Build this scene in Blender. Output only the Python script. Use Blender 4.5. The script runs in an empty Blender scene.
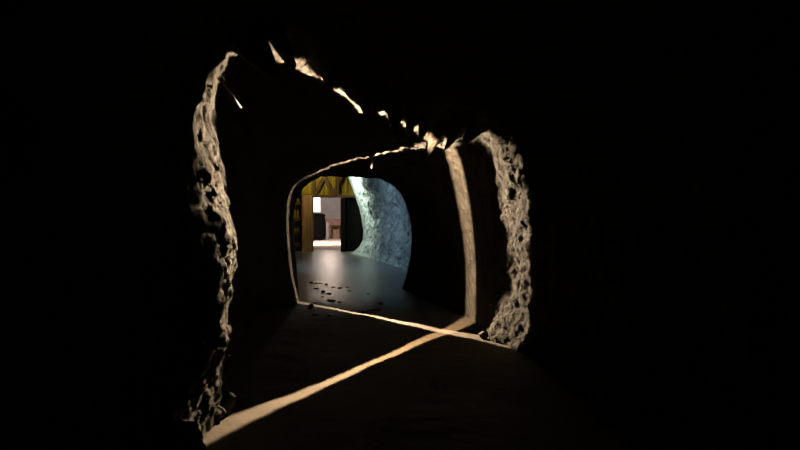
import bpy, bmesh, math, random
import numpy as np
from mathutils import Vector, Matrix, noise

random.seed(7)
S = bpy.context.scene
COL = S.collection
W, H, F = 800, 450, 620.0
CAMZ, HOR = 1.5, 215.0
PITCH = math.atan((225 - HOR) / F)            # the camera looks down by a hair

# ------------------------------------------------------------------ helpers
def ray(px, py):
    a, b = (px - 400) / F, (225 - py) / F
    c, s = math.cos(PITCH), math.sin(PITCH)
    return Vector((a, c + b * s, b * c - s))

def on_floor(px, py, z=0.0):
    d = ray(px, py); t = (z - CAMZ) / d.z
    return Vector((d.x * t, d.y * t, z))

def at_depth(px, py, y):
    d = ray(px, py); t = y / d.y
    return Vector((d.x * t, y, CAMZ + d.z * t))

class VPlane:                                  # a vertical sheet of light across the tunnel
    def __init__(self, p, q):
        self.p = Vector((p.x, p.y, 0)); self.u = (Vector((q.x, q.y, 0)) - self.p).normalized()
        self.n = Vector((self.u.y, -self.u.x, 0))
    def hit(self, px, py):
        d = ray(px, py); t = (self.p.dot(self.n)) / d.dot(self.n)
        return Vector((d.x * t, d.y * t, CAMZ + d.z * t))
    def at(self, y, z, off=0):
        t = (y - self.p.y) / self.u.y
        return self.p + self.u * t + self.n * off + Vector((0, 0, z))

def link(o, parent=None):
    COL.objects.link(o)
    if parent: o.parent = parent
    return o

def mesh_obj(name, verts, faces, mat, parent=None, smooth=True):
    me = bpy.data.meshes.new(name)
    me.from_pydata([tuple(v) for v in verts], [], faces); me.update()
    if mat: me.materials.append(mat)
    for p in me.polygons: p.use_smooth = smooth
    return link(bpy.data.objects.new(name, me), parent)

def bm_obj(name, bm, mat, parent=None, smooth=False):
    me = bpy.data.meshes.new(name); bm.to_mesh(me); bm.free()
    if mat: me.materials.append(mat)
    for p in me.polygons: p.use_smooth = smooth
    return link(bpy.data.objects.new(name, me), parent)

def tag(o, label=None, cat=None, group=None, kind=None):
    if label: o['label'] = label
    if cat: o['category'] = cat
    if group: o['group'] = group
    if kind: o['kind'] = kind
    return o

def empty(name, loc, label, cat, group=None):
    o = bpy.data.objects.new(name, None); o.location = loc; o.empty_display_size = .2
    return tag(link(o), label, cat, group)

def beam(bm, a, b, wx, wy, up=Vector((0, 1, 0)), bev=.015, rough=.006, seed=0, cuts=8):
    """a hewn timber between two points: bevelled, cut along its length and roughened"""
    a, b = Vector(a), Vector(b); ax = (b - a); L = ax.length; ax.normalize()
    s = ax.cross(up).normalized(); t = s.cross(ax).normalized()
    prof = []
    for sx, sy in ((1, 1), (-1, 1), (-1, -1), (1, -1)):
        for k in ((0, 1), (1, 0)) if sx * sy > 0 else ((1, 0), (0, 1)):
            prof.append((sx * (wx / 2 - bev * k[0]), sy * (wy / 2 - bev * k[1])))
    rings = []
    for i in range(cuts + 1):
        c = a + ax * (L * i / cuts); ring = []
        for (x, y) in prof:
            p = c + s * x + t * y
            n = noise.noise(p * 5 + Vector((seed, 0, 0)))
            k = 1 + (n * rough / max(wx, wy) * 2)
            ring.append(bm.verts.new(c + s * x * k + t * y * k))
        rings.append(ring)
    for r0, r1 in zip(rings, rings[1:]):
        for j in range(8):
            bm.faces.new((r0[j], r0[(j + 1) % 8], r1[(j + 1) % 8], r1[j]))
    bm.faces.new(list(reversed(rings[0]))); bm.faces.new(rings[-1])
    bmesh.ops.recalc_face_normals(bm, faces=bm.faces)
    return bm

def tube_bm(pts, rad, seg=10, taper=None):
    bm = bmesh.new(); rings = []
    pts = [Vector(p) for p in pts]
    for i, p in enumerate(pts):
        d = (pts[min(i + 1, len(pts) - 1)] - pts[max(i - 1, 0)]).normalized()
        s = d.cross(Vector((.31, .9, .2))).normalized(); t = d.cross(s)
        r = rad if taper is None else rad * taper[i]
        rings.append([bm.verts.new(p + (s * math.cos(k * math.tau / seg) + t * math.sin(k * math.tau / seg)) * r) for k in range(seg)])
    for a, b in zip(rings, rings[1:]):
        for j in range(seg): bm.faces.new((a[j], a[(j + 1) % seg], b[(j + 1) % seg], b[j]))
    bm.faces.new(rings[0]); bm.faces.new(rings[-1])
    bmesh.ops.recalc_face_normals(bm, faces=bm.faces)
    return bm

def rock_obj(name, loc, size, seed, mat, sub=4, rough=.28):
    """a broken lump of rock: facetted by a few cleavage planes, then roughened; sits at z = loc.z"""
    rnd = random.Random(seed); off = Vector((seed * 3.7, seed * 1.3, 0))
    bm = bmesh.new(); bmesh.ops.create_icosphere(bm, subdivisions=sub, radius=1)
    cuts = [(Vector((rnd.gauss(0, 1), rnd.gauss(0, 1), rnd.gauss(0, 1))).normalized(), rnd.uniform(.58, .85)) for _ in range(9)]
    for v in bm.verts:
        p = v.co.copy()
        for n, d in cuts:
            e = p.dot(n) - d
            if e > 0: p -= n * e * .9
        p *= 1 + rough * noise.fractal(v.co * 1.3 + off, .8, 2.1, 3) + .05 * noise.noise(v.co * 6 + off)
        v.co = Vector((p.x * size[0], p.y * size[1], p.z * size[2]))
    bmesh.ops.rotate(bm, verts=bm.verts, cent=(0, 0, 0), matrix=Matrix.Rotation(rnd.uniform(0, 6.28), 3, 'Z'))
    lo = min(v.co.z for v in bm.verts)
    for v in bm.verts: v.co.z -= lo
    o = bm_obj(name, bm, mat, None, True); o.location = loc
    return o

# ------------------------------------------------------------------ materials
def new_mat(name):
    m = bpy.data.materials.new(name); m.use_nodes = True
    return m, m.node_tree.nodes, m.node_tree.links, m.node_tree.nodes['Principled BSDF']

def rock_mat(name, c0, c1, rough=.85, bump=.6, scale=6, dist=.05, spec=.25):
    m, N, L, P = new_mat(name)
    tc = N.new('ShaderNodeTexCoord')
    n1 = N.new('ShaderNodeTexNoise'); n1.inputs['Scale'].default_value = scale; n1.inputs['Detail'].default_value = 10; n1.inputs['Roughness'].default_value = .68
    n2 = N.new('ShaderNodeTexNoise'); n2.inputs['Scale'].default_value = scale * .35; n2.inputs['Detail'].default_value = 5
    cr = N.new('ShaderNodeValToRGB'); cr.color_ramp.elements[0].position = .32; cr.color_ramp.elements[1].position = .68
    cr.color_ramp.elements[0].color = (*c0, 1); cr.color_ramp.elements[1].color = (*c1, 1)
    mx = N.new('ShaderNodeMath'); mx.operation = 'MULTIPLY_ADD'; mx.inputs[1].default_value = .6
    sc = N.new('ShaderNodeMath'); sc.operation = 'MULTIPLY'; sc.inputs[1].default_value = .4
    vo = N.new('ShaderNodeTexVoronoi'); vo.inputs['Scale'].default_value = scale * 1.3
    bp = N.new('ShaderNodeBump'); bp.inputs['Strength'].default_value = bump; bp.inputs['Distance'].default_value = dist
    add = N.new('ShaderNodeMath'); add.operation = 'MULTIPLY_ADD'; add.inputs[1].default_value = .35
    for n in (n1, n2, vo): L.new(tc.outputs['Object'], n.inputs['Vector'])
    L.new(n2.outputs['Fac'], sc.inputs[0]); L.new(n1.outputs['Fac'], mx.inputs[0]); L.new(sc.outputs[0], mx.inputs[2])
    L.new(mx.outputs[0], cr.inputs['Fac']); L.new(cr.outputs['Color'], P.inputs['Base Color'])
    L.new(vo.outputs['Distance'], add.inputs[0]); L.new(n1.outputs['Fac'], add.inputs[2])
    L.new(add.outputs[0], bp.inputs['Height']); L.new(bp.outputs['Normal'], P.inputs['Normal'])
    P.inputs['Roughness'].default_value = rough; P.inputs['Specular IOR Level'].default_value = spec
    return m

def wood_mat(name, c0, c1, rough=.75, axis=(1, 1, .06)):
    m, N, L, P = new_mat(name)
    tc = N.new('ShaderNodeTexCoord'); mp = N.new('ShaderNodeMapping'); mp.inputs['Scale'].default_value = axis
    n1 = N.new('ShaderNodeTexNoise'); n1.inputs['Scale'].default_value = 14; n1.inputs['Detail'].default_value = 8
    cr = N.new('ShaderNodeValToRGB'); cr.color_ramp.elements[0].position = .35; cr.color_ramp.elements[1].position = .65
    cr.color_ramp.elements[0].color = (*c0, 1); cr.color_ramp.elements[1].color = (*c1, 1)
    bp = N.new('ShaderNodeBump'); bp.inputs['Strength'].default_value = .4; bp.inputs['Distance'].default_value = .02
    L.new(tc.outputs['Object'], mp.inputs['Vector']); L.new(mp.outputs['Vector'], n1.inputs['Vector'])
    L.new(n1.outputs['Fac'], cr.inputs['Fac']); L.new(cr.outputs['Color'], P.inputs['Base Color'])
    L.new(n1.outputs['Fac'], bp.inputs['Height']); L.new(bp.outputs['Normal'], P.inputs['Normal'])
    P.inputs['Roughness'].default_value = rough; P.inputs['Specular IOR Level'].default_value = .1
    return m

M = {}
M['rock'] = rock_mat('tunnel_rock', (.010, .0085, .0070), (.060, .0525, .0435), scale=9, bump=1.0, dist=.07)
M['rock_smooth'] = rock_mat('tunnel_rock_smooth', (.085, .071, .054), (.125, .105, .08), scale=5, bump=.35, dist=.02)
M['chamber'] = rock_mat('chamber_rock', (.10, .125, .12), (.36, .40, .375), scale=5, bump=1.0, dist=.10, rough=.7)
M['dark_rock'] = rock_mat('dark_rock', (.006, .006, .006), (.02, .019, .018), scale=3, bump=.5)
M['black_rock'] = rock_mat('black_rock', (.0012, .0011, .0011), (.004, .0036, .0034), scale=3, bump=.5, rough=1, spec=.05)  # near-black colour for the rock lump in the passage
M['stone'] = rock_mat('loose_stone', (.016, .0135, .0105), (.046, .039, .030), scale=9, bump=.5, dist=.02)
M['wet_stone'] = rock_mat('wet_stone', (.16, .15, .13), (.36, .34, .31), scale=9, bump=.5, dist=.02, rough=.3, spec=.5)
M['plaster'] = rock_mat('passage_plaster', (.14, .14, .15), (.24, .24, .255), scale=2, bump=.4)
M['brick'] = rock_mat('passage_low_wall', (.15, .09, .075), (.27, .18, .15), scale=3, bump=.4)
M['passage_floor'] = rock_mat('passage_floor', (.62, .55, .49), (.75, .68, .61), scale=2, bump=.2)
M['yellow'] = wood_mat('yellow_boards', (.07, .055, .006), (.19, .14, .012))
M['brown'] = wood_mat('brown_timber', (.12, .065, .025), (.25, .145, .06))
M['dark_wood'] = wood_mat('dark_timber', (.03, .02, .008), (.07, .046, .015))
M['shade_wood'] = wood_mat('shade_boards', (.0012, .0012, .0012), (.003, .003, .003), 1.0)  # near-black, painted for the unlit inside of the arch

m, N, L, P = new_mat('bare_steel')
P.inputs['Base Color'].default_value = (.022, .021, .022, 1); P.inputs['Metallic'].default_value = .2; P.inputs['Roughness'].default_value = .6
M['steel'] = m
m, N, L, P = new_mat('lit_window')
P.inputs['Base Color'].default_value = (.8, .8, .8, 1); P.inputs['Emission Color'].default_value = (1, .93, .9, 1); P.inputs['Emission Strength'].default_value = 1.5
M['lit'] = m

# tunnel floor: packed tan dirt, wet and shiny towards the chamber
m, N, L, P = new_mat('tunnel_floor')
tc = N.new('ShaderNodeTexCoord'); sep = N.new('ShaderNodeSeparateXYZ')
L.new(tc.outputs['Object'], sep.inputs[0])
n1 = N.new('ShaderNodeTexNoise'); n1.inputs['Scale'].default_value = 5; n1.inputs['Detail'].default_value = 9; n1.inputs['Roughness'].default_value = .65
n2 = N.new('ShaderNodeTexNoise'); n2.inputs['Scale'].default_value = .9; n2.inputs['Detail'].default_value = 4
L.new(tc.outputs['Object'], n1.inputs['Vector']); L.new(tc.outputs['Object'], n2.inputs['Vector'])
wet = N.new('ShaderNodeMapRange'); wet.interpolation_type = 'SMOOTHSTEP'
wet.inputs['From Min'].default_value = 8.0; wet.inputs['From Max'].default_value = 12.0
wn = N.new('ShaderNodeMath'); wn.operation = 'MULTIPLY_ADD'; wn.inputs[1].default_value = 2.4
L.new(n2.outputs['Fac'], wn.inputs[0]); ysub = N.new('ShaderNodeMath'); ysub.operation = 'SUBTRACT'; ysub.inputs[1].default_value = 1.2
L.new(sep.outputs['Y'], ysub.inputs[0]); L.new(ysub.outputs[0], wn.inputs[2]); L.new(wn.outputs[0], wet.inputs['Value'])
cr = N.new('ShaderNodeValToRGB'); cr.color_ramp.elements[0].position = .34; cr.color_ramp.elements[1].position = .66
cr.color_ramp.elements[0].color = (.027, .0176, .0078, 1); cr.color_ramp.elements[1].color = (.045, .0297, .0135, 1)
cw = N.new('ShaderNodeValToRGB'); cw.color_ramp.elements[0].position = .3; cw.color_ramp.elements[1].position = .7
cw.color_ramp.elements[0].color = (.06, .068, .064, 1); cw.color_ramp.elements[1].color = (.13, .142, .134, 1)
mix = N.new('ShaderNodeMix'); mix.data_type = 'RGBA'
L.new(n1.outputs['Fac'], cr.inputs['Fac']); L.new(n1.outputs['Fac'], cw.inputs['Fac'])
L.new(wet.outputs['Result'], mix.inputs['Factor']); L.new(cr.outputs['Color'], mix.inputs['A']); L.new(cw.outputs['Color'], mix.inputs['B'])
L.new(mix.outputs['Result'], P.inputs['Base Color'])
rg = N.new('ShaderNodeMapRange'); rg.inputs['To Min'].default_value = .8; rg.inputs['To Max'].default_value = .3
L.new(wet.outputs['Result'], rg.inputs['Value']); L.new(rg.outputs['Result'], P.inputs['Roughness'])
bp = N.new('ShaderNodeBump'); bp.inputs['Strength'].default_value = .5; bp.inputs['Distance'].default_value = .035
L.new(n1.outputs['Fac'], bp.inputs['Height']); L.new(bp.outputs['Normal'], P.inputs['Normal'])
M['floor'] = m

# ------------------------------------------------------------------ the two sheets of light and the outline each draws on the rock
PA = VPlane(on_floor(213, 432), on_floor(466, 322))
PB = VPlane(on_floor(303, 303), on_floor(503, 342))
A_RIGHT = [(470, 318), (470.5, 300), (470.5, 275), (469, 245), (466, 220), (461, 190), (456, 168), (451, 152)]
A_CEIL = [(446, 146), (432, 140), (405, 128), (375, 112), (345, 97), (322, 82), (298, 66), (280, 57), (264, 50), (246, 40)]
A_LEFT = [(230, 34), (227, 48), (222, 62), (219, 78), (209, 98), (210, 116), (213, 140), (217, 165), (222, 192), (229, 220), (232, 245), (230, 270), (226, 300), (224, 330), (222, 360), (218, 385), (212, 405), (212, 427)]
B_RIGHT = [(489, 338), (495, 328), (504, 320), (514, 314), (520, 304), (522, 280), (521, 260), (519, 240), (516, 222), (512, 205), (506, 188), (498, 168), (491, 150), (486, 134)]
B_CEIL = [(478, 132), (465, 137), (447, 142), (420, 146), (400, 149), (380, 153), (360, 158), (340, 164), (322, 171), (310, 176)]
B_LEFT = [(301, 180), (295, 185), (290.5, 193), (288.5, 205), (288, 225), (289.5, 250), (292, 272), (295.5, 290), (300, 302)]
MOUTH_Y = 12.6
MOUTH = [(392, 306), (403, 285), (409, 262), (411.5, 240), (409, 215), (402, 196), (394, 186), (384, 179), (365, 177.5), (345, 177), (325, 177), (312, 178),
         (303, 183), (297, 192), (294, 205), (293.5, 225), (295, 250), (297, 272), (299, 290), (301, 300)]

def XC(y): return float(np.interp(y, [-2, 4, 6.5, 8.6, 10.6, 12.6, 14], [.05, .02, -.1, -.3, -.62, -.95, -1.1]))
ZC = 1.1
ctrl = []
def add_pt(p):
    th = math.atan2(p.z - ZC, p.x - XC(p.y))
    if th < math.radians(-100): th += math.tau
    ctrl.append((p.y, th, math.hypot(p.z - ZC, p.x - XC(p.y))))
for pl, lists in ((PA, (A_RIGHT, A_CEIL, A_LEFT)), (PB, (B_RIGHT, B_CEIL, B_LEFT))):
    for li in lists:
        for q in li: add_pt(pl.hit(*q))
    for q in (lists[0][0], lists[2][-1]):
        p = pl.hit(*q); add_pt(Vector((p.x, p.y, -.35)))
for q in MOUTH: add_pt(at_depth(*q, MOUTH_Y))
for q in (MOUTH[0], MOUTH[-1]):
    p = at_depth(*q, MOUTH_Y); add_pt(Vector((p.x, p.y, -.35)))
for y in (4.6, 5.8, 6.7):
    for x, z in ((.5, 2.78), (.9, 2.75), (1.25, 2.5), (1.42, 2.0)): add_pt(Vector((x, y, z)))
for y, xl in ((5.6, -1.62), (7.0, -1.85), (8.4, -2.02), (9.5, -2.1)):
    for z in (-.3, .0, .5, 1.0, 1.5, 1.95): add_pt(Vector((xl, y, z)))
for y, top, x0, x1 in ((5.6, 2.72, -1.2, .2), (7.0, 2.62, -1.4, -.1), (8.2, 2.55, -1.5, -.7), (9.2, 2.5, -1.6, -1.2)):
    for k in range(4): add_pt(Vector((x0 + (x1 - x0) * k / 3, y, top)))
def box_ring(y, xl, xr, top, only=None):
    for k in range(29):
        th = math.radians(-52 + k * 284 / 28)
        c, s = math.cos(th), math.sin(th)
        hx = (xr if c > 0 else -xl); e = 3.2
        hz = (top - ZC) if s > 0 else 3.0
        r = ((abs(c) / hx) ** e + (abs(s) / hz) ** e) ** (-1 / e)
        if only == 'R' and c < .45: continue
        if only == 'L' and c > -.45: continue
        ctrl.append((y, th, r))
box_ring(-1.4, -1.5, 1.5, 2.75); box_ring(1.2, -1.5, 1.5, 2.75)
box_ring(4.4, -1.3, 1.46, 2.65, 'R'); box_ring(6.0, -1.3, 1.46, 2.6, 'R')

def amp(y, th):
    """how rough the rock is: ragged on the near left, on the roof and on the right by the second outline; worn smooth deeper in"""
    d = math.degrees(th)
    left = 1 / (1 + math.exp(-(d - 128) / 6)); right = 1 / (1 + math.exp((d - 50) / 6)); roof = 1 - left - right
    deep = 1 / (1 + math.exp(-(y - 7.9) / .25))
    a_left = .8 * (1 - 1 / (1 + math.exp(-(y - 7.5) / .8))) + .10
    a_right = 1.0 * (1 - deep) + .12 * deep
    if y > 9.3: a_right += .55 * min(1, (y - 9.3) / .6) * (1 - min(1, max(0, (y - 11.6) / .6)))
    a_roof = 1.0 if y < 8 else max(.5, 1 - (y - 8) * .35)
    return left * a_left + right * a_right + roof * a_roof

GAPS = [(255, 44, 6.5), (276, 57, 5.5), (327, 84, 11), (364, 105, 1.5), (395, 123, 3.5), (411.5, 131, 2.5), (425, 137, 3.5)]
gap3 = []
def gap_at(p, w, dy, hh):
    q = p * ((p.y - dy) / p.y); th = math.atan2(p.z - ZC, p.x - XC(p.y))
    gap3.append((Vector((q.x + math.cos(th) * hh * .35, q.y, 0)), max(.07, w * p.y), hh))
for gx, gy, gw in GAPS:
    gap_at(PA.hit(gx, gy), gw / F, .50, .30 if gx > 300 else .42)
for gx, gy, gw in ((431, 145, 5), (455, 140, 6), (474, 134, 7)):
    gap_at(PB.hit(gx, gy), gw / F, .42, .26)
def disp(p, th):
    """how far the rock stands back (+) or hangs in (-) from the smooth outline"""
    a = amp(p.y, th)
    d = .055 * noise.fractal(p * 2.3, .9, 2.0, 3) + .04 * (noise.ridged_multi_fractal(p * 4.2, .9, 2.1, 4, 1.0, 2.0) - 1.1) * .6 + .031 * noise.fractal(p * 8, .7, 2.0, 4) + .015 * (noise.ridged_multi_fractal(p * 13, .8, 2.1, 3, 1.0, 2.0) - 1.0)
    e = (p - Vector((-1.3, 3.72, 0)))
    d -= .20 * math.exp(-(e.y / .20) ** 2 - (e.z / .22) ** 2) * (p.x < 0)
    if p.z < 1.1 and p.x < XC(p.y) and p.y < 7:
        f = noise.voronoi(p * 9.0)[0][0]
        d += min(1, (1.1 - p.z) / .5) * .06 * (f - .35)
    return a * d
def hang(p, th):
    if not .7 < th < 2.4: return 0.0
    h = 0.0
    for g, k, hh in gap3:
        q = p - g; q.z = 0
        if abs(q.y) > .6: continue
        h = max(h, hh * math.exp(-(q.x / k) ** 4 - (q.y / .17) ** 2))
    return -h

ctrl = np.array(ctrl)
for c in ctrl:
    p = Vector((XC(c[0]) + c[2] * math.cos(c[1]), c[0], ZC + c[2] * math.sin(c[1])))
    c[2] -= disp(p, c[1])
ZS, C2 = 1.6, .25 ** 2
def dist2(a, b): return (a[:, None, 0] - b[None, :, 0]) ** 2 + (ZS * (a[:, None, 1] - b[None, :, 1])) ** 2
K = np.sqrt(dist2(ctrl, ctrl) + C2) - np.eye(len(ctrl)) * .03
wgt = np.linalg.solve(K, ctrl[:, 2] - 1.5)
def radius(y, th):
    q = np.stack([y, th], 1); out = np.empty(len(q))
    for i in range(0, len(q), 20000):
        out[i:i + 20000] = np.sqrt(dist2(q[i:i + 20000], ctrl) + C2) @ wgt + 1.5
    return out

YS = np.concatenate([np.arange(-1.4, 3.4, .07), np.arange(3.4, 9.0, .016), np.linspace(9.0, MOUTH_Y, 130)])
TH = np.radians(np.linspace(-60, 240, 480))
yy, tt = np.meshgrid(YS, TH, indexing='ij')
RR = radius(yy.ravel(), tt.ravel()).reshape(yy.shape)
RR = np.clip(RR, .6, 3.2)

def build_shell():
    nY, nT = yy.shape
    P3 = np.empty((nY, nT, 3))
    for i in range(nY):
        y = YS[i]; xc = XC(y)
        for j in range(nT):
            th = TH[j]; r = RR[i, j]; c, s = math.cos(th), math.sin(th)
            p = Vector((xc + r * c, y, ZC + r * s))
            r += disp(p, th) + hang(p, th)
            P3[i, j] = (xc + r * c, y, ZC + r * s)
    cutsj = {'wall_right': (0, int(np.searchsorted(TH, math.radians(52)))), 'ceiling': (int(np.searchsorted(TH, math.radians(52))), int(np.searchsorted(TH, math.radians(126)))),
             'wall_left': (int(np.searchsorted(TH, math.radians(126))), nT - 1)}
    for name, (j0, j1) in cutsj.items():
        w = j1 - j0 + 1
        V = P3[:, j0:j1 + 1].reshape(-1, 3)
        Fc = [(i * w + j, i * w + j + 1, (i + 1) * w + j + 1, (i + 1) * w + j) for i in range(nY - 1) for j in range(w - 1)]
        o = mesh_obj(name, V.tolist(), Fc, M['rock'])
        tag(o, kind='structure')
    return P3
SHELL = build_shell()

# the floor of tunnel, chamber and passage: one slightly uneven sheet
def floor_z(x, y):
    k = float(np.interp(y, [9.0, 11.8], [.016, .0012]))
    return k * noise.fractal(Vector((x * 1.1, y * 1.1, 3.3)), .8, 2, 4)
xs = np.arange(-2.6, 1.9, .05); ys = np.concatenate([np.arange(-1.4, 12.61, .04)])
V = [(x, y, floor_z(x, y)) for y in ys for x in xs]; w = len(xs)
tag(mesh_obj('floor', V, [(i * w + j, i * w + j + 1, (i + 1) * w + j + 1, (i + 1) * w + j) for i in range(len(ys) - 1) for j in range(w - 1)], M['floor']), kind='structure')
xs = np.arange(-6.2, 2.3, .12); ys = np.arange(12.6, 26.7, .1); w = len(xs)
V = [(x, y, floor_z(x, y)) for y in ys for x in xs]
tag(mesh_obj('floor_chamber', V, [(i * w + j, i * w + j + 1, (i + 1) * w + j + 1, (i + 1) * w + j) for i in range(len(ys) - 1) for j in range(w - 1)], M['floor']), kind='structure')

# end of the tunnel behind the photographer: rock closes it
pts = [(float(SHELL[0, j, 0]), -1.4, float(SHELL[0, j, 2])) for j in range(0, len(TH), 4)]
tag(mesh_obj('wall_rear', pts, [tuple(range(len(pts)))], M['rock'], smooth=False), kind='structure')

# ------------------------------------------------------------------ the chamber beyond the mouth
# mouth wall: the rock face round the hole, seen only from the chamber
nT = len(TH); V = []; Fc = []
for j in range(nT):
    a = SHELL[-1, j]; th = TH[j]
    V.append(tuple(a))
    V.append((XC(12.6) + 2.4 * math.cos(th) + .0, MOUTH_Y + .25, ZC + 2.6 * math.sin(th)))
    V.append((XC(12.6) + 5.6 * math.cos(th), MOUTH_Y + .5, ZC + 4.2 * math.sin(th)))
for j in range(nT - 1):
    for k in range(2): Fc.append((3 * j + k, 3 * j + k + 1, 3 * j + k + 4, 3 * j + k + 3))
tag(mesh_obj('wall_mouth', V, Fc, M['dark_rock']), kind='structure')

# right wall: a big curving face of pale rock that ends at an arched edge
ARCH_Y = 24.6
ARCH = [(346, 253.5), (353, 252), (359, 247), (363, 240), (363.5, 230), (362, 220), (359.5, 209), (356, 198), (352, 187), (348, 177), (344, 168)]
arch3 = [at_depth(px, py, ARCH_Y) for px, py in ARCH]
def arch_x(z): return float(np.interp(z, [p.z for p in arch3], [p.x for p in arch3]))
def wall_base(t):                               # plan curve, t 0 at the mouth .. 1 at the arch
    y = 13.0 + t * (ARCH_Y - 13.0)
    x = .75 - 2.2 * (t ** 1.25)
    return x, y
nz, nt = 90, 240; V = []
for i in range(nt + 1):
    t = i / nt; bx, by = wall_base(t); ex = .75 - 2.2
    for k in range(nz + 1):
        z = -.1 + 3.9 * k / nz
        prof = arch_x(max(0.0, min(z, 3.4))) - ex
        lean = -.22 * max(0, z - 1.2) ** 1.5 * (1 - t)
        x = bx + prof * t ** 2 + lean
        p = Vector((x, by, z))
        d = .13 * noise.fractal(p * 1.0, .9, 2, 4) + .05 * (noise.ridged_multi_fractal(p * 2.2, .9, 2.1, 4, 1, 2) - 1.1) * .5 + .03 * noise.fractal(p * 5, .9, 2, 3)
        fade = min(1, (1 - t) * 9 + .12)
        V.append((x + d * fade, by + d * .4 * fade, z))
w = nz + 1
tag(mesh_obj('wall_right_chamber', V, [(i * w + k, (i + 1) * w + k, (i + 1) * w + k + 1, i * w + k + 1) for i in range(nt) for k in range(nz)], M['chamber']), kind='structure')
# the far side of that arch runs back, in shadow
V = []; Fc = []
za = np.linspace(-.1, 3.8, 60)
for k, z in enumerate(za):
    x0 = arch_x(max(0., min(z, 3.4)))
    for q, (dx, y) in enumerate(((0, ARCH_Y), (.25, ARCH_Y + .35), (.5, ARCH_Y + 2.1))):
        V.append((x0 + dx, y, z))
for k in range(59):
    for q in range(2): Fc.append((3 * k + q, 3 * k + q + 1, 3 * k + q + 4, 3 * k + q + 3))
tag(mesh_obj('wall_right_recess', V, Fc, M['dark_rock']), kind='structure')

def rough_sheet(name, fn, nu, nv, mat, a=.12):
    V = []
    for i in range(nu + 1):
        for j in range(nv + 1):
            p = Vector(fn(i / nu, j / nv)); d = a * noise.fractal(p * 1.2, .9, 2, 4)
            V.append(p + Vector((d, d * .5, d)))
    w = nv + 1
    return tag(mesh_obj(name, V, [(i * w + j, i * w + j + 1, (i + 1) * w + j + 1, (i + 1) * w + j) for i in range(nu) for j in range(nv)], mat), kind='structure')
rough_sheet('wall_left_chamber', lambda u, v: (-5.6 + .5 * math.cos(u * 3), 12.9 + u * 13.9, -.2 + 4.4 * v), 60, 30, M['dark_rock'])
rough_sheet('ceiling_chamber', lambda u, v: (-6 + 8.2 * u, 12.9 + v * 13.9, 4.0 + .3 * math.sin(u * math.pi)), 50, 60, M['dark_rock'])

# ------------------------------------------------------------------ timber door frame at the end of the chamber
FY = 25.4
def fx(px): return (px - 400) / F * FY * 1.0003
def fz(py): return at_depth(400, py, FY).z
door = empty('timber_door_frame', (fx(327), FY, 0), 'big timber doorway frame with yellow boarded top, standing at the end of the wet chamber', 'door frame')
def dpart(name, bm, mat, parent=None):
    o = bm_obj(name, bm, mat, None, False)
    if parent is None: parent = door
    o.parent = parent
    return o
dmat = Matrix.Translation(-Vector((fx(327), FY, 0)))
def mk(boxes, seed=0):
    bm = bmesh.new()
    for (a, b, wx, wy) in boxes: beam(bm, a, b, wx, wy, seed=seed)
    bmesh.ops.transform(bm, matrix=dmat, verts=bm.verts)
    return bm
px0, px1 = fx(302.5), fx(313)
pw = px1 - px0; pc = (px0 + px1) / 2
z_cut, z_top = fz(195), fz(177)
o = dpart('post', mk([((pc, FY, 0), (pc, FY, z_cut), pw, .4)]), M['brown'])
o = dpart('post_cap', mk([((pc, FY, z_cut + .012), (pc, FY, z_top + .1), pw, .42)], 2), M['yellow']); o['label'] = 'yellow top block of the post'
o = dpart('post', mk([((fx(343.5), FY, 0), (fx(343.5), FY, fz(198)), fx(346) - fx(341), .35)], 3), M['shade_wood'])  # right post, in the same painted shade as the boards beside it
# header: cross beam under a panel of yellow boards with brown diagonal braces
zl = fz(197.5)
dpart('lintel', mk([((fx(313.2), FY, zl + .05), (fx(356), FY, zl + .05), .10, .34)], 4), M['dark_wood'])
bm = bmesh.new()
n = 9
for i in range(n):
    a, b = fx(313.4) + (fx(356) - fx(313.4)) * i / n, fx(313.4) + (fx(356) - fx(313.4)) * (i + 1) / n
    yo = FY + .1 + .03 * (i % 2)
    beam(bm, ((a + b) / 2, yo, zl + .08), ((a + b) / 2, yo, z_top + .3), (b - a) + .03, .05, seed=i, cuts=3, bev=.006)
bmesh.ops.transform(bm, matrix=dmat, verts=bm.verts)
o = dpart('header_boards', bm, M['yellow'])
for (a, b) in (((315, 197), (325, 178)), ((334, 197), (324, 178)), ((334, 196), (342, 178))):
    dpart('brace', mk([((fx(a[0]), FY - .02, fz(a[1]) + .08), (fx(b[0]), FY - .02, fz(b[1]) + .1), .15, .12)], a[0]), M['dark_wood'])
o = dpart('stud', mk([((fx(337.5), FY - .03, zl + .1), (fx(337.5), FY - .03, z_top + .2), .16, .14)], 8), M['dark_wood'])
o = dpart('stud', mk([((fx(314.6), FY - .03, zl + .1), (fx(314.6), FY - .03, z_top + .2), .12, .14)], 9), M['dark_wood'])
# side panel left of the post: yellow boards between dark rails
bm = bmesh.new()
for i in range(3):
    a = fx(293) + (px0 - fx(293)) * (i + .5) / 3
    beam(bm, (a, FY + .12, 0), (a, FY + .12, z_top + .2), (px0 - fx(293)) / 3 - .02, .05, seed=20 + i, cuts=5, bev=.006)
bmesh.ops.transform(bm, matrix=dmat, verts=bm.verts)
dpart('side_boards', bm, M['yellow'])
for py in (194, 204, 220, 233, 246):
    dpart('rail', mk([((fx(292), FY + .0, fz(py)), (px0 - .01, FY + .0, fz(py) + .04), .16, .12)], py), M['dark_wood'])
# added black boards right of the opening: shade inside the arch put into colour
bm = bmesh.new()
for i in range(5):
    a, b = fx(346.1) + (fx(370) - fx(346.1)) * i / 5, fx(346.1) + (fx(370) - fx(346.1)) * (i + 1) / 5
    yo = FY + .1 + .03 * (i % 2)
    beam(bm, ((a + b) / 2, yo, 0), ((a + b) / 2, yo, zl), (b - a) + .03, .06, seed=40 + i, cuts=5, bev=.006)
bmesh.ops.transform(bm, matrix=dmat, verts=bm.verts)
dpart('shade_panel', bm, M['shade_wood'])

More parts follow.
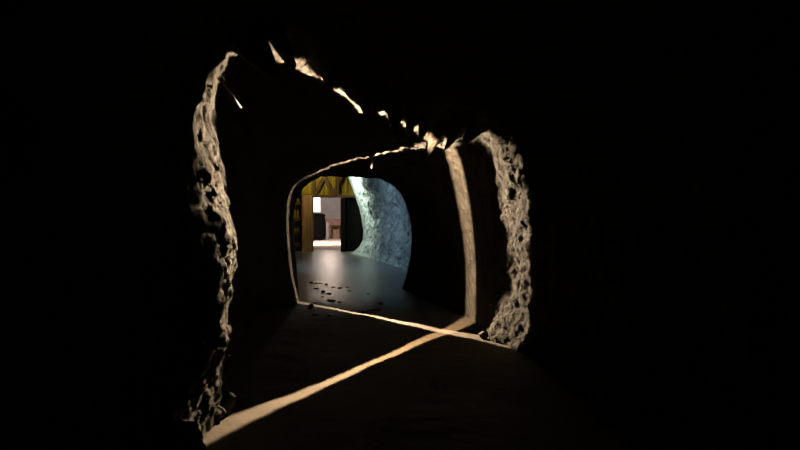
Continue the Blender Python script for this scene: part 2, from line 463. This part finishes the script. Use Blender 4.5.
# rock closing the rest of the end of the chamber around the frame
def closing(name, x0, x1, z0, z1):
    rough_sheet(name, lambda u, v: (x0 + (x1 - x0) * u, FY + .75, z0 + (z1 - z0) * v), 30, 30, M['dark_rock'], .05)
closing('wall_end', -6.4, fx(292) - .05, -.2, 4.4)
closing('wall_end_upper', -6.4, 1.0, z_top + .3, 4.5)

# ------------------------------------------------------------------ bright passage behind the doorway
xa, xb, ye = fx(313) - .25, fx(341) + .1, 40.0
def at_end(px): return (px - 400) / F * ye
xl, xr = at_end(305), at_end(343)
V = [(xa, FY + .3, 0), (xb, FY + .3, 0), (xr, ye, 0), (xl, ye, 0)]
nz = 24
def sheet(name, p00, p10, p11, p01, mat, a=.03):
    p00, p10, p11, p01 = map(Vector, (p00, p10, p11, p01))
    return rough_sheet(name, lambda u, v: p00.lerp(p10, u).lerp(p01.lerp(p11, u), v), 40, 20, mat, a)
sheet('floor_passage', (xa - .3, 26.65, -.0), (xl - .3, ye, 0), (xr + .3, ye, 0), (xb + .3, 26.65, -.0), M['passage_floor'], .006)
sheet('wall_left_passage', (xa, FY + .25, -.1), (xl, ye, -.1), (xl, ye, 3.2), (xa, FY + .25, 3.2), M['plaster'])
sheet('wall_right_passage', (xb, FY + .25, -.1), (xr, ye, -.1), (xr, ye, 3.2), (xb, FY + .25, 3.2), M['plaster'])
sheet('ceiling_passage', (xa, FY + .25, 3.1), (xl, ye, 3.1), (xr, ye, 3.1), (xb, FY + .25, 3.1), M['plaster'])
zd = at_depth(400, 219, ye).z
sheet('wall_end_passage', (xl - .2, ye, zd), (xr + .2, ye, zd), (xr + .2, ye, 3.3), (xl - .2, ye, 3.3), M['plaster'])
sheet('wall_base_passage', (xl - .2, ye - .02, -.1), (xr + .2, ye - .02, -.1), (xr + .2, ye - .02, zd + .02), (xl - .2, ye - .02, zd + .02), M['brick'])
# small lit window
def E(px, py, y=ye): return at_depth(px, py, y)
a, b = E(313.6, 212, ye - .12), E(320.2, 197, ye - .12)
win = empty('lit_window_panel', ((a.x + b.x) / 2, ye - .12, a.z), 'small glaring white window high on the left, inside the bright passage behind the doorway', 'window')
def wpart(name, boxes, mat):
    bm = bmesh.new()
    for (p, q, wx, wy) in boxes: beam(bm, p, q, wx, wy, bev=.005, rough=0, cuts=2)
    bmesh.ops.transform(bm, matrix=Matrix.Translation(-win.location), verts=bm.verts)
    return bm_obj(name, bm, mat, win)
cx = (a.x + b.x) / 2
wpart('pane', [((cx, ye - .12, a.z), (cx, ye - .12, b.z + .3), b.x - a.x, .02)], M['lit'])
wpart('window_frame', [((a.x - .03, ye - .12, a.z - .03), (a.x - .03, ye - .12, b.z + .3), .05, .08), ((b.x + .03, ye - .12, a.z - .03), (b.x + .03, ye - .12, b.z + .3), .05, .08), ((a.x - .05, ye - .12, a.z - .03), (b.x + .05, ye - .12, a.z - .03), .05, .08)], M['plaster'])
# dark mass, pale pillar, dark bench
y1 = 37.0
bmx = bmesh.new(); bmesh.ops.create_icosphere(bmx, subdivisions=5, radius=1)
c0, c1 = at_depth(309, 237, y1), at_depth(326, 213.5, y1)
for v in bmx.verts:
    p = v.co; k = (p.z + 1) / 2
    x = math.copysign(abs(p.x) ** .6, p.x); z = math.copysign(abs(p.z) ** .5, p.z)
    wdt = 1.0 + (.16 if k > .82 else 0) - .12 * math.exp(-((k - .62) / .14) ** 2)
    d = .05 * noise.fractal(p * 2.2, .8, 2, 4)
    v.co = Vector(((c1.x - c0.x) / 2 * x * (wdt + d), .55 * p.y * (1 + d), (c1.z - 0) / 2 * (z * (1 + d) + 1)))
o = bm_obj('rock_outcrop', bmx, M['black_rock'], None, True); o.location = ((c0.x + c1.x) / 2, y1, 0)
tag(o, 'dark waist-high rock lump against the left of the bright passage, under the small window', 'rock')
p = at_depth(327, 222, y1 + .6)
bm = tube_bm([(0, 0, 0), (.01, 0, p.z * .3), (0, 0, p.z * .65), (.01, 0, p.z * .9), (.01, 0, p.z)], .13, 12, [1.1, 1, .95, .9, .6])
o = bm_obj('stone_pillar', bm, M['plaster'], None, True); o.location = (p.x, y1 + .6, 0)
tag(o, 'short pale pillar just right of the dark rock lump in the bright passage', 'pillar')
z = at_depth(400, 226, 39.3).z; b0, b1 = at_depth(330.5, 226, 39.3).x, at_depth(341.5, 226, 39.3).x
bench = empty('timber_bench', ((b0 + b1) / 2, 39.3, 0), 'low dark timber bench along the end wall of the bright passage', 'bench')
def bpart(name, a, b, wx, wy):
    bm = bmesh.new(); beam(bm, a, b, wx, wy, cuts=3); bm_obj(name, bm, M['dark_wood'], bench)
hw = (b1 - b0) / 2
bpart('seat', (-hw, 0, z), (hw, 0, z), .11, .4)
for sx in (-1, 1): bpart('leg', (sx * (hw - .08), 0, 0), (sx * (hw - .08), 0, z - .055), .08, .3)

# ------------------------------------------------------------------ loose things
# rod across the upper left of the near outline
p0, p1 = PA.hit(217, 82) + PA.n * .05, PA.hit(234, 106) + PA.n * .05
dr = (p1 - p0).normalized()
rod = empty('steel_rod', p0, 'thin straight steel rod slanting across the ragged upper left wall', 'rod')
bm_obj('shaft', tube_bm([dr * .0, p1 - p0 + dr * .02], .008, 10), M['steel'], rod, True)
bm_obj('anchor_collar', tube_bm([-dr * .035, dr * .0], .02, 6), M['steel'], rod, False)

# cable end under the roof at the second outline
q = PB.hit(366, 152.5); pts = [PB.hit(366, 149) , PB.hit(369.5, 152.5), PB.hit(371.5, 158), PB.hit(372, 163), PB.hit(370.8, 168)]
o = bm_obj('hanging_cable', tube_bm([p - q for p in pts], .026, 10, [1, 1, 1, .9, .7]), M['steel'], None, True); o.location = q
tag(o, 'short curved cable end hanging from the roof below the thin far light line', 'cable')

# rubble in the undercut at the foot of the near left wall
def rock_at(px, py, size, seed, label, group=None, mat='stone', pl=None, y=None, z=None, name='loose_rock', sub=4):
    p = on_floor(px, py) if pl is None else pl.hit(px, py)
    zz = floor_z(p.x, p.y) - .012 if z is None else z
    o = rock_obj(name, (p.x, p.y, zz), size, seed, M[mat], sub)
    return tag(o, label, 'rock', group)
gl = 'rubble at the foot of the left wall'
rock_at(192, 430, (.07, .065, .08), 11, 'lowest and leftmost lump of rock in the rubble at the foot of the left wall', gl)
rock_at(213, 423, (.085, .08, .075), 12, 'rock at the left end of the broad floor stripe, touching its corner', gl)
rock_at(184, 424, (.05, .05, .12), 13, 'tall blocky rock standing behind the lowest lumps at the left wall', gl)
rock_at(226, 417, (.07, .06, .10), 14, 'rounded rock resting on the upper edge of the broad floor stripe, against the left wall', gl)
rock_at(204, 398, (.05, .045, .05), 15, 'single pale knob of rock perched above the other rubble at the left wall', gl, pl=PA, z=PA.hit(204, 404).z)
rock_at(193, 390, (.06, .05, .045), 16, 'flat dark stone on top of the rubble heap, against the left wall', gl, pl=PA, z=PA.hit(193, 392).z)
gr = 'rubble at the foot of the right wall'
rock_at(483, 338.5, (.06, .05, .06), 21, 'small rock sitting on the right end of the thin floor stripe', gr)
rock_at(474, 331, (.05, .05, .04), 24, 'low rock beside the crossing of the two floor stripes, nearest the crossing', gr)

# stones on the wet floor by the mouth
gs = 'wet stones on the floor at the tunnel mouth'
spots = []
rnd = random.Random(4)
tries = 0
while len(spots) < 26 and tries < 4000:
    tries += 1
    px, py = rnd.uniform(308, 385), rnd.uniform(281, 317)
    if py > 303 + (px - 303) * .19 + 1 and rnd.random() < .75: continue
    if px > 372 and rnd.random() < .6: continue
    p = on_floor(px, py); r = rnd.uniform(.025, .06)
    if all((p - s[0]).length > r + s[1] for s in spots): spots.append((p, r, px, py))
spots.sort(key=lambda s: -s[1])
for i, (p, r, px, py) in enumerate(spots):
    o = rock_obj('wet_stone', (p.x, p.y, floor_z(p.x, p.y) - .006), (r * rnd.uniform(.9, 1.4), r, r * rnd.uniform(.28, .45)), 100 + i, M['wet_stone'], 3)
    tag(o, 'small wet stone lying on the floor just beyond the thin floor stripe, before the chamber', 'stone', gs)

# ------------------------------------------------------------------ light
def beam_lamp(name, loc, pl, energy, color, half, grow=(0, 0), radius=.02, soft=.35, shape=None):
    """a slit lamp: a small bulb that shines only into a thin sheet (|direction . normal| < half width)"""
    ld = bpy.data.lights.new(name, 'POINT'); ld.energy = energy; ld.color = color; ld.shadow_soft_size = radius
    ld.use_nodes = True; nt = ld.node_tree; N, L = nt.nodes, nt.links
    em = next(n for n in N if n.type == 'EMISSION')
    g = N.new('ShaderNodeNewGeometry')
    def dot(v):
        d = N.new('ShaderNodeVectorMath'); d.operation = 'DOT_PRODUCT'; d.inputs[1].default_value = v
        L.new(g.outputs['Incoming'], d.inputs[0]); return d.outputs['Value']
    def math_(op, a, b=None, c=None):
        m = N.new('ShaderNodeMath'); m.operation = op
        for k, v in enumerate((a, b, c)):
            if v is None: continue
            if isinstance(v, (int, float)): m.inputs[k].default_value = v
            else: L.new(v, m.inputs[k])
        return m.outputs[0]
    an = math_('ABSOLUTE', dot(tuple(pl.n)))
    u, zc = dot(tuple(pl.u)), dot((0, 0, 1))
    wd = math_('ADD', math_('MULTIPLY', u, grow[0] * half), math_('ADD', math_('MULTIPLY', math_('MULTIPLY', u, u), grow[1] * half), half))
    up = math_('MAXIMUM', zc, 0.0)
    wd = math_('MULTIPLY', wd, math_('SUBTRACT', 1.0, math_('MULTIPLY', up, .55)))
    ratio = math_('DIVIDE', an, wd)
    mr = N.new('ShaderNodeMapRange'); mr.interpolation_type = 'SMOOTHSTEP'
    mr.inputs['From Min'].default_value = 1 - soft; mr.inputs['From Max'].default_value = 1 + soft * .3
    mr.inputs['To Min'].default_value = 1; mr.inputs['To Max'].default_value = 0
    L.new(ratio, mr.inputs['Value'])
    out = mr.outputs['Result']
    if shape:
        k = math_('ADD', math_('MULTIPLY', u, shape[0]), math_('ADD', math_('MULTIPLY', zc, shape[1]), 1.0))
        out = math_('MULTIPLY', out, math_('MAXIMUM', k, .05))
    L.new(out, em.inputs['Strength'])
    o = bpy.data.objects.new(name, ld); o.location = loc
    return link(o)

la = PA.at(6.1, 1.75); lb = PB.at(9.2, 1.5)
beam_lamp('slit_lamp_near', la, PA, 3300, (1, .73, .45), .029, grow=(-.2, .95), radius=.02, shape=(.5, .3))
beam_lamp('slit_lamp_far', lb, PB, 1650, (1, .75, .48), .036, grow=(.4, .45), radius=.015, shape=(.4, .0))

def lamp(name, loc, energy, color, r=.1, aim=None, cone=110, blend=.6):
    ld = bpy.data.lights.new(name, 'SPOT' if aim else 'POINT'); ld.energy = energy; ld.color = color; ld.shadow_soft_size = r
    o = bpy.data.objects.new(name, ld); o.location = loc
    if aim:
        ld.spot_size = math.radians(cone); ld.spot_blend = blend
        o.rotation_euler = (Vector(aim) - Vector(loc)).to_track_quat('-Z', 'Y').to_euler()
    return link(o)
lamp('chamber_lamp', (-2.6, 23.2, 3.15), 760, (.86, 1, .86), .15, (-1.1, 23.5, 2.2), 142, 1.0)
lamp('chamber_blue_lamp', (-2.8, 17.0, 3.3), 380, (.5, .74, 1), .2, (-.9, 18.6, .2), 118, 1.0)
lamp('frame_lamp', (fx(318), FY - 1.3, 3.5), 150, (1, .80, .42), .1, (fx(318), FY + .3, 2.2), 130)
lamp('passage_lamp', (-3.7, 31.0, 2.4), 2600, (1, .76, .62), .3, (-4.6, 34.6, 0), 130)
lamp('passage_spill_fill', (-3.5, 31.0, 2.35), 110, (1, .78, .64), .3)  # unseen fill light, added for faint spill into the tunnel

wd = bpy.data.worlds.new('dark'); S.world = wd; wd.use_nodes = True
wd.node_tree.nodes['Background'].inputs['Color'].default_value = (0, 0, 0, 1)
wd.node_tree.nodes['Background'].inputs['Strength'].default_value = 0

cam = bpy.data.cameras.new('camera'); co = link(bpy.data.objects.new('camera', cam))
cam.sensor_width = 36; cam.lens = 36 * F / W; cam.clip_end = 200; cam.clip_start = .05
co.location = (0, 0, CAMZ); co.rotation_euler = (math.pi / 2 - PITCH, 0, 0)
S.camera = co
vs = S.view_settings
vs.view_transform = 'Standard'; vs.look = 'None'; vs.gamma = 1; vs.use_curve_mapping = False; vs.exposure = 0
S.cycles.use_light_tree = False
S.cycles.max_bounces = 6
